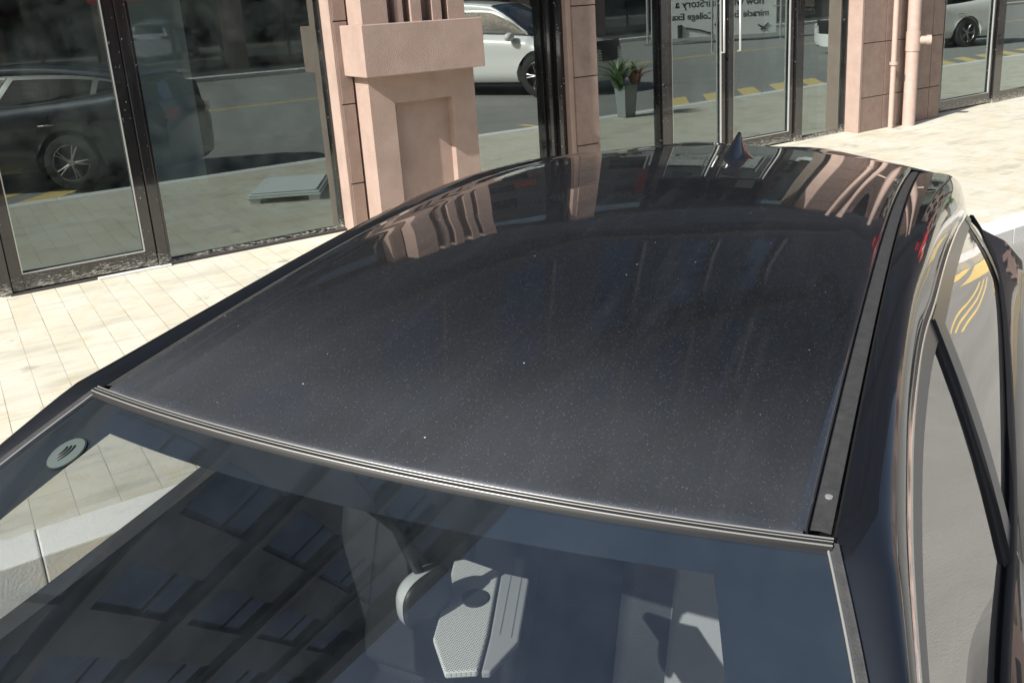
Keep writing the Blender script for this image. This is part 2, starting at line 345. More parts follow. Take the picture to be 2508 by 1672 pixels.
# pilaster with the ledge block
tiles('stone_cladding', 3.0, 3.12, PF, G+.06, 0, TOP, [], ZJ)
bobj(MB().box(2.972, 2.998, PF+.004, G+.08, 0, TOP), 'reveal', M['pink'], bev=.002)
sh = MB()                                                   # shaft with a recessed panel
X0, X1, YS, ZT = 3.14, 4.195, 7.355, 1.44
rx0, rx1, rz1, rd = 3.372, 3.948, 1.175, .085
sh.box(X0, rx0, YS, G+.1, 0, ZT); sh.box(rx1, X1, YS, G+.1, 0, ZT); sh.box(rx0, rx1, YS, G+.1, rz1, ZT); sh.box(rx0, rx1, YS+rd, G+.1, 0, rz1)
bobj(sh, 'pilaster_shaft', M['pink'])
bobj(MB().box(3.051, 4.217, 7.165, G-.02, 1.43, 1.862), 'ledge_block', M['pink'], bev=.006)
us = MB(); YU = 7.33                                        # fluted upper shaft
xs = [3.135, 3.40, 3.545, 3.665, 3.765, 3.86, 3.93, 4.135]
solid = [(3.135,3.375),(3.60,3.70),(3.81,3.90),(3.965,4.135)]
for a, b in solid: us.box(a, b, YU, G, 1.862, TOP)
us.box(3.375, 3.965, YU+.13, G, 1.862, TOP)
us.box(3.46, 3.53, YU+.02, YU+.13, 1.862, TOP)
bobj(us, 'fluted_shaft', M['pink'])
# second pilaster, flat
tiles('stone_cladding', 5.565, 5.865, PF, G+.06, 0, TOP, [], ZJ)
bobj(MB().box(5.50, 5.563, PF+.02, G+.08, 0, TOP), 'reveal', M['pink'], bev=.002)
# third pilaster with the pipes
bobj(MB().box(10.255, 10.3, PF-.004, G+.1, 0, TOP), 'reveal', M['pink'], bev=.004)
tiles('stone_cladding', 10.302, 12.10, PF, G+.06, 0, TOP, [10.78, 11.84], ZJ)
# pipes
dp = MB().tube([(10.86,7.56,.0),(10.86,7.56,4.0)], .036, 16).tube([(10.86,7.56,.86),(10.86,7.56,.90)], .055, 16)
bobj(dp, 'downpipe', M['pipe'], 40)
dp = MB().tube([(11.22,7.53,0),(11.22,7.53,1.02)], .088, 20).tube([(11.22,7.53,1.02),(11.22,7.53,1.28)], .098, 20).tube([(11.22,7.53,1.28),(11.22,7.53,4.0)], .088, 20)
bobj(dp, 'downpipe', M['pipe'], 40)
k = MB().tube([(11.25,7.50,1.16),(11.36,7.36,1.16)], .055, 18, False).tube([(11.33,7.40,1.16),(11.37,7.35,1.16)], .066, 18, False).tube([(11.26,7.49,1.16),(11.275,7.475,1.16)], .045, 18)
bobj(k, 'inspection_spout', M['pipe'], 40)

def pane(x0, x1, z0, z1, y=G+.02, parent=None, m='pane'):
    mb = MB().add([(x0,y,z0),(x1,y,z0),(x1,y,z1),(x0,y,z1)], [(0,1,2,3)])
    return bobj(mb, 'glass_pane', M[m], parent=parent)
def door(x0, x1, st=.085, rail=.125, y0=G-.02, y1=G+.05, hand=None):
    mb = MB().box(x0, x0+st, y0, y1, .012, 2.6).box(x1-st, x1, y0, y1, .012, 2.6).box(x0+st, x1-st, y0+.004, y1-.004, .02, rail+.02).box(x0+st, x1-st, y0+.004, y1-.004, 2.5, 2.6)
    d = bobj(mb, 'glass_door', M['frame'], bev=.004)
    pane(x0+st, x1-st, rail+.02, 2.5, parent=d)
    bd = MB().box(x0+st, x0+st+.008, y0-.003, y0+.02, rail+.03, 2.49).box(x1-st-.008, x1-st, y0-.003, y0+.02, rail+.03, 2.49).box(x0+st, x1-st, y0-.003, y0+.02, rail+.02, rail+.028)
    bobj(bd, 'glazing_bead', M['galv'], parent=d)
    if hand is not None:
        h = MB().tube([(hand,y0-.01,1.25),(hand,y0-.06,1.25),(hand,y0-.06,1.95),(hand,y0-.01,1.95)], .014, 10)
        bobj(h, 'handle', M['galv'], 40, parent=d)
    return d
def post(x0, x1, y0=G-.05, y1=G+.07, z1=TOP): return bobj(MB().box(x0, x1, y0, y1, 0, z1), 'door_frame', M['frame'], bev=.005)
def fixed(x0, x1, z0=.03, m='pane'):
    wd = bobj(MB().box(x0, x0+.022, G-.03, G+.05, 0, TOP).box(x1-.022, x1, G-.03, G+.05, 0, TOP).box(x0+.022, x1-.022, G-.028, G+.048, 0, z0+.008), 'shop_window', M['frame'], bev=.003)
    pane(x0+.022, x1-.022, z0+.008, TOP, parent=wd, m=m)
    return wd
door(-.98, .13); post(.134, .215)
door(.22, 1.30); post(1.304, 1.385)
fixed(1.387, 2.97)
post(-1.07, -.984)
fixed(-3.9, -1.072)
ac = None
fixed(4.172, 5.325, m='pane_clear')
post(5.327, 5.40, G-.10); post(5.404, 5.498, G-.16)
fixed(5.867, 6.93)
post(6.932, 7.03, G-.06)
door(7.034, 8.0, hand=7.9); post(8.002, 8.03)
door(8.034, 9.22, hand=8.17)
post(9.222, 9.36)
fixed(9.362, 10.253)
post(12.102, 12.40, G-.05)
door(12.404, 13.86, rail=.15); post(13.862, 14.06)
fixed(14.062, 17.0, .14); post(17.002, 17.2)
door(17.204, 18.6, rail=.15); fixed(18.602, 24.0, .14)
bobj(MB().box(1.30, 2.97, G-.075, G-.032, 0, .022).box(.2, .82, G-.075, G-.032, 0, .012), 'door_sill', M['joint'])
bobj(MB().box(.82, 1.39, G-.10, G-.052, 0, .016), 'door_sill', M['kerb'], bev=.004)
# lintel, left part, upper storeys
bobj(MB().box(-3.9, 24, PF-.02, G+.35, TOP, 4.5), 'lintel', M['upper'], bev=.01)
bobj(MB().box(-26, -3.902, PF, G+.35, 0, 4.5), 'wall', M['pink'])
up = MB(); WX = []; ZS = [5.2, 8.3, 11.4, 14.5, 17.6]
x = -16.0
while x < 10.5: WX.append(x); x += 1.7
xa = -9.0
for z in ZS:
    up.box(-26, 24, PF, G+.35, z-.7, z)                       # spandrel
    prev = -26
    for x in WX:
        up.box(prev, x, PF+.002, G+.35, z, z+2.4); prev = x+.86
    up.box(prev, 24, PF+.002, G+.35, z, z+2.4)
up.box(-26, 24, PF-.25, G+.6, 20.0, 21.2)
bobj(up, 'wall', M['upper'])
for z in ZS:
    for x in WX:
        f = bobj(MB().box(x, x+.05, PF+.08, PF+.14, z, z+2.4).box(x+.81, x+.86, PF+.08, PF+.14, z, z+2.4).box(x+.05, x+.81, PF+.08, PF+.14, z, z+.05).box(x+.05, x+.81, PF+.08, PF+.14, z+2.35, z+2.4).box(x+.05, x+.81, PF+.085, PF+.135, z+1.5, z+1.56), 'window', M['frame'])
        bobj(MB().add([(x+.05,PF+.12,z+.05),(x+.81,PF+.12,z+.05),(x+.81,PF+.12,z+2.35),(x+.05,PF+.12,z+2.35)], [(0,1,2,3)]), 'pane', M['upglass'], parent=f)
for mm, bx in (('red', (20.2, 20.5, 6.75, 7.6, 3.0, 5.6)), ('red', (15.2, 17.4, 7.3, 7.6, 5.0, 5.5)), ('white', (22.3, 22.5, 6.9, 7.6, 3.2, 4.6)), ('orange', (25.5, 25.8, 6.8, 7.6, 3.4, 5.0))):
    bobj(MB().box(*bx), 'sign_board', M[mm], bev=.01)
bobj(MB().box(24.002, 70, PF, G+.35, 0, 19.9), 'wall', M['upper'])
co = MB()
for z in ZS: co.box(-26, 24, PF-.10, PF-.002, z-.42, z-.28)
bobj(co, 'cornice', M['upper_trim'])
# the room behind the glass
rm = MB().box(-9, 24, 15.0, 15.1, 0, 4).box(-9, 24, G+.35, 15.1, 4.0, 4.1).box(-9.1, -9, G, 15.1, 0, 4).box(24, 24.1, G, 15.1, 0, 4)
rm.box(10.15, 12.15, G+.36, G+.5, 0, 3.99)
bobj(rm, 'interior_wall', M['room'])
bobj(MB().box(-9, 24, G+.125, 15, -.05, .002), 'interior_floor', M['roomfloor'])
bobj(MB().box(1.95, 2.64, 11.5, 12.1, .003, 3.99), 'interior_column', M['roomcol'])
bobj(MB().box(5.3, 6.1, 12.4, 13.1, .003, 3.99).box(13.2, 13.8, 12.0, 12.6, .003, 3.99), 'interior_column', M['roomcol'])

fb = MB().box(-.52, .52, -.40, .40, .06, .075).box(-.50, .50, -.38, .38, .078, .10).box(-.46, .44, -.36, .35, .103, .12)
for a, b in ((-.45, -.32), (.38, -.32), (-.45, .32), (.38, .32), (-.03, -.32)): fb.box(a-.05, a+.05, b-.06, b+.06, 0, .058)
fb = bevel(fb.obj('pallet', M['board']), .006); fb.location = (3.20, 5.80, .002); fb.rotation_euler = (0, 0, R(-62))
tag(fb, 'flat white pallet lying on the pavement, mirrored in the large shop window', 'pallet')

pl = empty('planter', (9.55, 4.12, .003)); pl.scale = (.66, .66, .62); tag(pl, 'tall grey planter with green and red leaves, mirrored in the narrow shop window', 'planter')
pb = MB().add([(-.16,-.16,0),(.16,-.16,0),(.16,.16,0),(-.16,.16,0),(-.21,-.21,.85),(.21,-.21,.85),(.21,.21,.85),(-.21,.21,.85),(-.18,-.18,.85),(.18,-.18,.85),(.18,.18,.85),(-.18,.18,.85),(-.17,-.17,.8),(.17,-.17,.8),(.17,.17,.8),(-.17,.17,.8)],
   [(0,3,2,1),(0,1,5,4),(1,2,6,5),(2,3,7,6),(3,0,4,7),(4,5,9,8),(5,6,10,9),(6,7,11,10),(7,4,8,11),(8,9,13,12),(9,10,14,13),(10,11,15,14),(11,8,12,15)]).obj('pot', M['pot'], pl)
MB().box(-.168, .168, -.168, .168, .76, .79).obj('soil', M['soil'], pl)
def leaves(name, m, n, cx, seed, par, L=(.3, .55)):
    rnd = random.Random(seed); mb = MB()
    for i in range(n):
        a = rnd.uniform(0, 6.28); ln = rnd.uniform(*L); lean = rnd.uniform(.2, 1.0); d = Vector((math.cos(a), math.sin(a), 0)); s = d.cross(Vector((0,0,1)))
        b0 = Vector((cx+rnd.uniform(-.1,.1), rnd.uniform(-.1,.1), .79)); rows = []
        for k in range(6):
            t = k/5; wd = .055*math.sin(math.pi*min(1, t*.85+.12))
            q = b0 + d*(lean*ln*t*t) + Vector((0,0,ln*(t-.35*lean*t*t)))
            rows.append([q-s*wd, q+Vector((0,0,-.01)), q+s*wd])
        mb.strip(rows)
    return mb.obj(name, m, par, 40)
leaves('foliage', M['leafg'], 44, -.22, 3, pl, (.45, .95)); leaves('flower', M['leafr'], 26, .30, 5, pl, (.4, .75))

# ------------------------------------------------------------------ cars
def lerp(a, b, t): return a+(b-a)*t
def interp(tab, x):
    if x <= tab[0][0]: return tab[0][1]
    for (a, b), (c, d) in zip(tab[:-1], tab[1:]):
        if x <= c:
            t = (x-a)/(c-a); return lerp(b, d, t)
    return tab[-1][1]
def smooth_tab(tab, n=200):
    """Catmull-Rom through a table, resampled"""
    out = []
    for i in range(len(tab)-1):
        p0 = tab[max(i-1, 0)]; p1 = tab[i]; p2 = tab[i+1]; p3 = tab[min(i+2, len(tab)-1)]
        for k in range(8):
            t = k/8; out.append(tuple(.5*((2*p1[j])+(-p0[j]+p2[j])*t+(2*p0[j]-5*p1[j]+4*p2[j]-p3[j])*t*t+(-p0[j]+3*p1[j]-3*p2[j]+p3[j])*t**3) for j in range(len(p1))))
    out.append(tab[-1]); return out
V0 = .565; UL = 2.61
def vrr(u):            # half width of the roof at the outer edge of the ditch strip
    u = max(u, 0); return V0 + .0168*u + .0031*u*u
def weg(u):            # height of that edge over the header corners
    return .0701*math.sin(math.pi*min(u, 2.7)/2.3) - .0455*(u/2.3)**2 if u > 0 else 0
def crown(u): return .023 + .022*min(1, max(0, u)/.8)
def zz(u): return -.0783
Z0 = 1.552             # height of the header corners above the road
def L(u, v, w): return (u, -v, w+Z0)

# top line of the side glass and the waistline: u, v, w
TOPC = smooth_tab([(-.92,.79,-.50),(-.62,.735,-.34),(-.30,.69,-.175),(-.109,.665,-.105),(.087,.650,-.08),(.223,.646,-.074),(.459,.643,-.067),(.797,.654,-.062),(.986,.673,-.062),(1.378,.701,-.07),(1.75,.735,-.09),(2.05,.765,-.125),(2.30,.785,-.17),(2.52,.80,-.23)])
BELT = smooth_tab([(-.92,.80,-.52),(-.5,.795,-.49),(0,.795,-.465),(.383,.809,-.45),(.78,.850,-.448),(1.3,.880,-.435),(1.85,.897,-.38),(2.2,.893,-.335),(2.38,.865,-.29),(2.52,.815,-.24)])
def relax(cv, n=6):
    cv = [tuple(q) for q in cv]
    for _ in range(n):
        cv = [cv[0]]+[tuple((cv[i-1][j]+2*cv[i][j]+cv[i+1][j])/4 for j in range(3)) for i in range(1, len(cv)-1)]+[cv[-1]]
    return cv
TOPC = relax(TOPC, 14); BELT = relax(BELT, 14)
def curve_at(cv, u):
    for a, b in zip(cv[:-1], cv[1:]):
        if a[0] <= u <= b[0]:
            t = (u-a[0])/(b[0]-a[0]); return tuple(lerp(a[j], b[j], t) for j in range(3))
    return cv[0] if u < cv[0][0] else cv[-1]
def ruled(ut, ub, t, out=0):
    a = curve_at(TOPC, ut); b = curve_at(BELT, ub)
    q = [lerp(a[j], b[j], t) for j in range(3)]; q[1] += .012*math.sin(math.pi*t) + out; return q

def make_car(paint_m, side_m, full=True):
    root = empty('parked_car')
    # --- roof panel
    mb = MB(); rows = []
    N = 60; NV = 72
    def roofpt(u, t, inset=.034):
        vv = (vrr(u)-inset)*t; t2 = t*abs(vrr(u)-inset)/vrr(u)
        bow = .0783*(1-t2*t2)*max(0, 1-u/.5)**1.0
        back = .06*(1-t2*t2)*(u/UL)**3
        uu = u - .0783*(1-t2*t2)*(1-u/UL)**2 + back
        ww = weg(u) + crown(u)*(1-t2*t2)
        # shallow swage along each edge
        e = abs(t)
        if .86 < e < .98: ww -= .0030*math.sin(math.pi*(e-.86)/.12)**2
        return uu, vv, ww
    for i in range(N+1):
        s = i/N; u = UL*(s**1.25)
        row = []
        for j in range(NV+1):
            t = -1+2*j/NV; uu, vv, ww = roofpt(u, t); row.append(L(uu, vv, ww))
        rows.append(row)
    # rolled front lip and side lips
    lip = []
    for k in (3, 2, 1):
        row = []
        for j in range(NV+1):
            t = -1+2*j/NV; uu, vv, ww = roofpt(0, t); row.append(L(uu-.0035*k, vv, ww-.0018*k*k))
        lip.append(row)
    rows = lip + rows
    mb.strip(rows)
    for s in (-1, 1):
        side = []
        for i in range(N+1):
            u = UL*((i/N)**1.25); uu, vv, ww = roofpt(u, s)
            side.append([L(uu, vv, ww), L(uu, vv+s*.003, ww-.004), L(uu, vv+s*.004, ww-.022)])
        mb.strip(side)
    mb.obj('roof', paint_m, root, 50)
    # --- ditch strips
    for s in (-1, 1):
        rows = []
        for i in range(N+1):
            u = lerp(.006, UL-.03, i/N); vo = vrr(u)-.001; ww = weg(u)-.006
            rows.append([L(u, s*(vo-.030), ww-.012), L(u, s*(vo-.0285), ww-.001), L(u, s*(vo-.015), ww+.0005), L(u, s*(vo-.004), ww-.001), L(u, s*(vo-.003), ww-.012)])
        st = MB().strip(rows).obj('roof_strip', M['trim'], root, 35)
        if s > 0:
            MB().tube([L(.073, vrr(.07)-.0155, weg(.07)-.007), L(.073, vrr(.07)-.0155, weg(.07)-.0045)], .0048, 14).obj('screw_cap', M['galv'], st, 40)
        # bright seal line between strip and cant rail
        rows = []
        for i in range(N+1):
            u = lerp(.004, UL-.02, i/N); vo = vrr(u); ww = weg(u)-.009
            rows.append([L(u, s*(vo-.0015), ww), L(u, s*(vo+.0005), ww+.002), L(u, s*(vo+.0025), ww)])
        MB().strip(rows).obj('roof_seal', M['rubber'], root, 35)
    # --- windshield
    def ws(s, t):      # s 0 header .. 1 cowl
        a = (-.0783*(1-t*t)-.010, (V0-.003)*t, .0229*(1-t*t)-.008)
        vb = .745; b = (-.86-.26*(1-t*t), vb*t, -.50+.015*(1-t*t))
        flare = .030*math.sin(min(1, s/.35)*math.pi/2) - .030*s
        c = [lerp(a[j], b[j], s) for j in range(3)]
        c[1] += flare*t; c[2] += .055*math.sin(math.pi*s)*.75; return c
    NS, NT = 26, 32
    MB().strip([[L(*ws(i/NS, -1+2*j/NT)) for j in range(NT+1)] for i in range(NS+1)]).obj('windshield', M['windshield'], root, 80)
    # frit band, just under the glass
    def fr(s, t): c = ws(s, t); return L(c[0], c[1], c[2]-.003)
    ft = MB()
    tl = .905                                                # where the side bands end
    ft.strip([[fr(s_, -1+2*j/NT) for j in range(NT+1)] for s_ in (.0, .02, .04, .055)])
    for s in (-1, 1):
        ft.strip([[fr(lerp(.055, 1, i/NS), s*1.0), fr(lerp(.055, 1, i/NS), s*.93), fr(lerp(.055, 1, i/NS), s*lerp(.775, .85, min(1, i/NS/.5)))] for i in range(NS+1)])
    ft.strip([[fr(s_, -tl+2*tl*j/NT) for j in range(NT+1)] for s_ in (.93, .97, 1)])
    ft.obj('frit_band', M['frit'], root, 60)
    # header moulding: dark rubber with three fine bright ribs
    def hd(t, du, dw): return L(-.0783*(1-t*t)+du, (V0-.001)*t, .0229*(1-t*t)+dw)
    ts = [-1+j/NT for j in range(NT*2+1)]
    mo = MB().strip([[hd(t, du, dw) for du, dw in ((-.004,-.012),(-.005,-.0045),(-.012,-.0035),(-.018,-.005),(-.0205,-.0085),(-.0215,-.014))] for t in ts]).obj('windshield_moulding', M['rubber'], root, 70)
    rb = MB()
    for du, dw, r_ in ((-.0062,-.0032,.0012),(-.0120,-.0034,.0008),(-.0180,-.0048,.0012)): rb.tube([hd(t, du, dw) for t in ts], r_, 8)
    rb.obj('moulding_rib', M['ridge'], mo, 70)
    for s in (-1, 1):
        rows = []; line = []
        for i in range(NS*2+1):
            q = ws(i/NS/2, s); a = Vector(q)
            rows.append([L(a.x, a.y+s*dv, a.z+dw) for dv, dw in ((-.006,-.001),(-.005,.0022),(-.001,.0028),(.004,.002),(.008,.0025),(.010,-.001),(.011,-.012))])
            line.append(L(a.x, a.y-s*.0052, a.z+.0022))
        mo = MB().strip(rows).obj('windshield_moulding', M['trim'], root, 60)
        MB().tube(line, .0017, 8).obj('moulding_rib', M['ridge'], mo, 60)
    # --- body shell: cant rail + pillars
    for s in (-1, 1):
        rows = []
        us = [(-.92+.03*i) for i in range(31)] + [0.004+ (2.58)*(i/44) for i in range(45)]
        for u in us:
            tc = curve_at(TOPC, min(u, 2.5))
            if u < 0:
                sp = min(1, -u/.86)
                q = ws(sp, s); a = (q[0], abs(q[1])+.011, q[2]-.004)
                tu = curve_at(TOPC, q[0]); tc = tu
            else: a = (u, vrr(u)+.002, weg(u)-.008)
            tw = min(tc[2]+.012, a[2]-.012)
            b = (a[0], max(tc[1]-.002, a[1]+.02), tw)
            row = [L(a[0], s*a[1], a[2]-.012), L(a[0], s*a[1], a[2])]
            dv = b[1]-a[1]; dw = b[2]-a[2]
            for k in range(1, 13):
                g = (k/12)**.75; row.append(L(a[0], s*(a[1]+dv*g), a[2]+.005*math.sin(math.pi*g)+dw*(.14*g**2+.86*g**7)))
            row.append(L(b[0], s*(b[1]-.006), b[2]-.012))
            rows.append(row)
        MB().strip(rows).obj('roof_rail', side_m, root, 60)
        # added chrome line, standing in for the bright reflection in the rail's edge
        rows = []
        for i in range(80):
            u = lerp(-.85, 2.5, i/79); q = curve_at(TOPC, u)
            rows.append([L(q[0], s*(q[1]+dv), q[2]+dw) for dv, dw in ((-.006,.014),(-.001,.012),(.003,.006),(.002,-.001),(-.004,-.003))])
        MB().strip(rows).obj('reflection_trim', M['chrome'], root, 60)
        # window band, panes, pillars
        def sheet(name, m, uts, ubs, t0, t1, out, par=root, n=12, sm=60):
            rr = []
            for i in range(n+1):
                f = i/n; ut = lerp(uts[0], uts[1], f); ub = lerp(ubs[0], ubs[1], f)
                rr.append([L(*(lambda q: (q[0], s*q[1], q[2]))(ruled(ut, ub, lerp(t0, t1, k/8), out))) for k in range(9)])
            return MB().strip(rr).obj(name, m, par, sm)
        bnd = MB()
        def addsheet(uts, ubs, t0, t1, out, n=10):
            rr = []
            for i in range(n+1):
                f = i/n; ut = lerp(uts[0], uts[1], f); ub = lerp(ubs[0], ubs[1], f)
                rr.append([L(*(lambda q: (q[0], s*q[1], q[2]))(ruled(ut, ub, lerp(t0, t1, k/6), out))) for k in range(7)])
            bnd.strip(rr)
        addsheet((-.55, .93), (-.55, .70), 0, .085, .002, 24)
        addsheet((1.03, 2.50), (.80, 2.5), 0, .10, .002, 24)
        bnd.obj('window_surround', M['band'], root, 60)
        sheet('side_window', M['side_glass'], (-.80, .96), (-.80, .735), .04, 1, -.004, n=24)
        sheet('side_window', M['privacy_glass'] if s > 0 else M['privacy_far'], (1.00, 2.10), (.77, 2.08), .04, 1, -.004, n=20)
        sheet('side_window', M['privacy_glass'] if s > 0 else M['privacy_far'], (2.14, 2.46), (2.12, 2.46), .04, 1, -.004, n=8)
        sheet('b_pillar', M['band'], (.93, 1.03), (.685, .80), 0, 1.0, .004)
        sheet('c_pillar', M['band'], (2.08, 2.16), (2.06, 2.14), 0, 1.0, .004)
        for (a1, b1) in ((.918, .672), ):
            rr = []
            for k in range(13):
                t = k/12; q = ruled(a1, b1, t, .006); q2 = ruled(a1+.012, b1+.014, t, .006); qm = ruled(a1+.006, b1+.007, t, .010)
                rr.append([L(q[0], s*(q[1]-.01), q[2]), L(q[0], s*q[1], q[2]), L(qm[0], s*qm[1], qm[2]), L(q2[0], s*q2[1], q2[2])])
            MB().strip(rr).obj('window_channel', M['rubber'], root, 60)
        # door seam lines on the waist
        # belt moulding
        rr = []
        for i in range(70):
            u = lerp(-.9, 2.52, i/69); q = curve_at(BELT, u)
            rr.append([L(q[0], s*(q[1]+dv), q[2]+dw) for dv, dw in ((-.012,.002),(-.006,.018),(.004,.018),(.010,.008),(.011,-.004))])
        MB().strip(rr).obj('belt_moulding', M['rubber'], root, 60)
    # --- lower body: stations along u
    FA_, RA_, WR = -1.12, 1.70, .365                         # axles, wheel radius
    us = [-2.02,-2.0,-1.96,-1.9,-1.8]+[-1.7+.06*i for i in range(74)]
    us = [u for u in us if u < 2.74]+[2.76,2.84,2.90,2.94,2.96]
    def side_prof(u):
        if u > -.92:
            b = curve_at(BELT, min(u, 2.5)); bv, bw = b[1], b[2]
            if u > 2.5: bv -= (u-2.5)*.10; bw = -.245-(u-2.5)*.9
        else:
            f = (-.92-u)/1.1; bv = .80-.10*f*f; bw = -.56-.16*f-.10*f*f
        hw = .955 + .06*min(1, max(0, (u-1.3)/1.1))
        k = 1.0
        if u < -1.3: k = 1-.20*((-1.3-u)/.72)**2.2
        if u > 2.35: k = 1-.16*((u-2.35)/.61)**2.0
        pts = [(bv, bw), (bv+.014, bw-.012), (lerp(bv, hw, .60), bw-.055), (hw-.012, bw-.125), (hw-.002, min(bw-.20, -.66)), (hw-.016, -.80), (hw-.020, -.95), (hw-.004, -1.12), (hw-.04, -1.24), (hw-.11, -1.30), (.5, -1.33)]
        res = []
        for v, wv in pts:
            v *= k if v > bv+.02 else 1
            for ax in (FA_, RA_):
                d = abs(u-ax); Ra = .43
                if d < Ra and v > .6:
                    arch = -Z0+WR+math.sqrt(Ra*Ra-d*d)
                    if wv < arch: wv = arch
            res.append((v, wv))
        return res
    for s in (-1, 1):
        MB().strip([[L(u, s*v, wv) for v, wv in side_prof(u)] for u in us]).obj('body_side', side_m, root, 35)
    # hood
    rows = []
    for u in [-.80, -.92]+[x for x in us if x < -.95][::-1]:
        pr = side_prof(u)[0] if u < -.92 else (.80, -.555)
        row = []
        for j in range(21):
            t = -1+j/10; row.append(L(u-(0.20*(1-t*t) if u > -1.9 else .12*(1-t*t)), pr[0]*t, pr[1]+.055*(1-t**4)*(1 if u > -1.9 else .6)))
        rows.append(row)
    MB().strip(rows).obj('hood', side_m, root, 40)
    # nose and tail
    for name, u0, sg in (('front_bumper', -2.02, -1), ('rear_bumper', 2.96, 1)):
        pr = side_prof(u0); rows = []
        for (v, wv) in pr:
            row = []
            for j in range(17):
                t = -1+j/8; row.append(L(u0+sg*.13*(1-t*t)*(1 if sg < 0 else .5), v*t, wv+(.033*(1-t**4) if wv == pr[0][1] and sg < 0 else 0)))
            rows.append(row)
        MB().strip(rows).obj(name, side_m, root, 40)
    gl = MB()
    def nx(v, d): return -2.02-.13*(1-(v/.72)**2)-d
    for k in range(7):
        z0 = .56+.045*k
        gl.strip([[(nx(v, d), v, z) for v in [-.46+.092*q for q in range(11)]] for d, z in ((-.01, z0), (.012, z0+.004), (.012, z0+.018), (-.01, z0+.022))])
    gl.strip([[(nx(v, .003), v, z) for v in [-.50+.1*q for q in range(11)]] for z in (.54, .89)])
    gl.obj('grille', M['rubber'], root)
    for s in (-1, 1):
        hl = MB().strip([[(-2.02-.13*(1-(vv/.8)**2)-.006+.02*k/3-.0, s*vv, .70+.05*k) for vv in (.48, .55, .62, .68, .72)] for k in range(3)]); hl.obj('headlight', M['lamp'], root, 40)
        tl_ = MB().strip([[(2.96+.065*(1-(vv/.84)**2)+.008, s*vv, .86+.06*k) for vv in (.5, .6, .7, .78, .82)] for k in range(3)]); tl_.obj('tail_light', M['tail'], root, 40)
    # tailgate with the rear window and spoiler
    rows = []
    for k in range(7):
        f = k/6; row = []
        for j in range(21):
            t = -1+j/10
            v = lerp(.66, .80, f); row.append(L(lerp(UL+.07, 2.955, f)+.05*(1-t*t), v*t, lerp(-.17, side_prof(2.96)[0][1], f)+.03*(1-t*t)*(1-f)))
        rows.append(row)
    MB().strip(rows).obj('tailgate', side_m, root, 50)
    rows = []
    for k in range(5):
        f = .12+.5*k/4; row = []
        for j in range(21):
            t = (-1+j/10)*.82; v = lerp(.66, .80, f); row.append(L(lerp(UL+.07, 2.955, f)+.05*(1-t*t)+.006, v*t, lerp(-.17, side_prof(2.96)[0][1], f)+.03*(1-t*t)*(1-f)+.004))
        rows.append(row)
    MB().strip(rows).obj('rear_window', M['upglass'], root, 50)
    rows = []                                                # spoiler continues roof and rails
    SPR = [(0.004,-.006),(.010,.000),(.05,-.003),(.11,-.012),(.17,-.024),(.225,-.038),(.24,-.050),(.21,-.062),(.05,-.065)]
    tcx = curve_at(TOPC, 2.5)
    for du, dw in SPR:
        sec = []
        vh = vrr(UL)
        for j in range(31):
            t = -1+j/15; sec.append((vh*t, weg(UL)+crown(UL)*(1-t*t)-.002))
        railp = []
        for k in range(1, 9):
            g = (k/8)**.75; b = (tcx[1]-.02, tcx[2]+.012)
            railp.append((vh+(b[0]-vh)*g, weg(UL)-.008+.004*math.sin(math.pi*g)+(b[1]-weg(UL)+.008)*(.35*g**2+.65*g**5)))
        sec = [(-v, w_) for v, w_ in railp[::-1]] + sec + railp
        row = []
        for v, w_ in sec:
            a = abs(v); t = min(1, a/vh)
            ln = 1 - .10*math.exp(-(a/.10)**2) - (.95*min(1, ((a-.40)/.40))**2.0 if a > .40 else 0)
            hump = .012*math.exp(-((a-.26)/.13)**2)*min(1, du/.12)
            back = .06*(1-min(1, a/vh)**2)
            f = min(1, max(0, (a-.5)/.28))
            row.append(L(UL+back+du*max(.04, ln), v*(1-.03*du/.24), w_+dw*(1-.75*f)+hump))
        rows.append(row)
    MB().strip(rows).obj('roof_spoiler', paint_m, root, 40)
    # rear quarter: closes rail to spoiler and waist
    for s in (-1, 1):
        rows = []
        for i in range(9):
            u = lerp(2.47, 2.86, i/8); f = i/8
            a = (u, lerp(.775, .69, f), lerp(-.205, -.26, f)); bb = side_prof(u)[0]
            row = []
            for k in range(9):
                g = k/8; row.append(L(u+.02*g, s*(lerp(a[1], bb[0], g)+.012*math.sin(math.pi*g)), lerp(a[2], bb[1], g)))
            rows.append(row)
        MB().strip(rows).obj('rear_quarter', side_m, root, 60)
    # shark fin antenna
    fin = []
    for k in range(9):
        f = k/8; hgt = -.004+.078*f
        ln0 = lerp(-.15, .055, f**.8); ln1 = lerp(.10, .075, f); wd = .006+.050*(1-f)**1.2+.018*max(0, 1-6*f)
        ring = []
        for j in range(20):
            a = 2*math.pi*j/20; uu = lerp(ln0, ln1, .5+.5*math.cos(a)); vv = wd*math.sin(a)*(1-.35*(.5-.5*math.cos(a)))
            ring.append(L(1.97+uu, vv+.062, weg(1.97)+crown(1.97)*.985+hgt))
        fin.append(ring)
    mb = MB().strip(fin, close=True); k = len(mb.v)-20; mb.f.append(tuple(range(k, k+20)))
    mb.obj('antenna_fin', side_m, root, 60)
    # --- cabin
    cb = MB()
    cb.box(-.80, 2.6, -.78, .78, .30, .34)
    for s in (-1, 1):
        cb.strip([[L(u, s*(.76), -.55), L(u, s*.74, -.60), L(u, s*.74, -1.2)] for u in (-.80, 0, 1, 2, 2.55)])
    cb.obj('floor_and_door_trim', M['interior'], root)
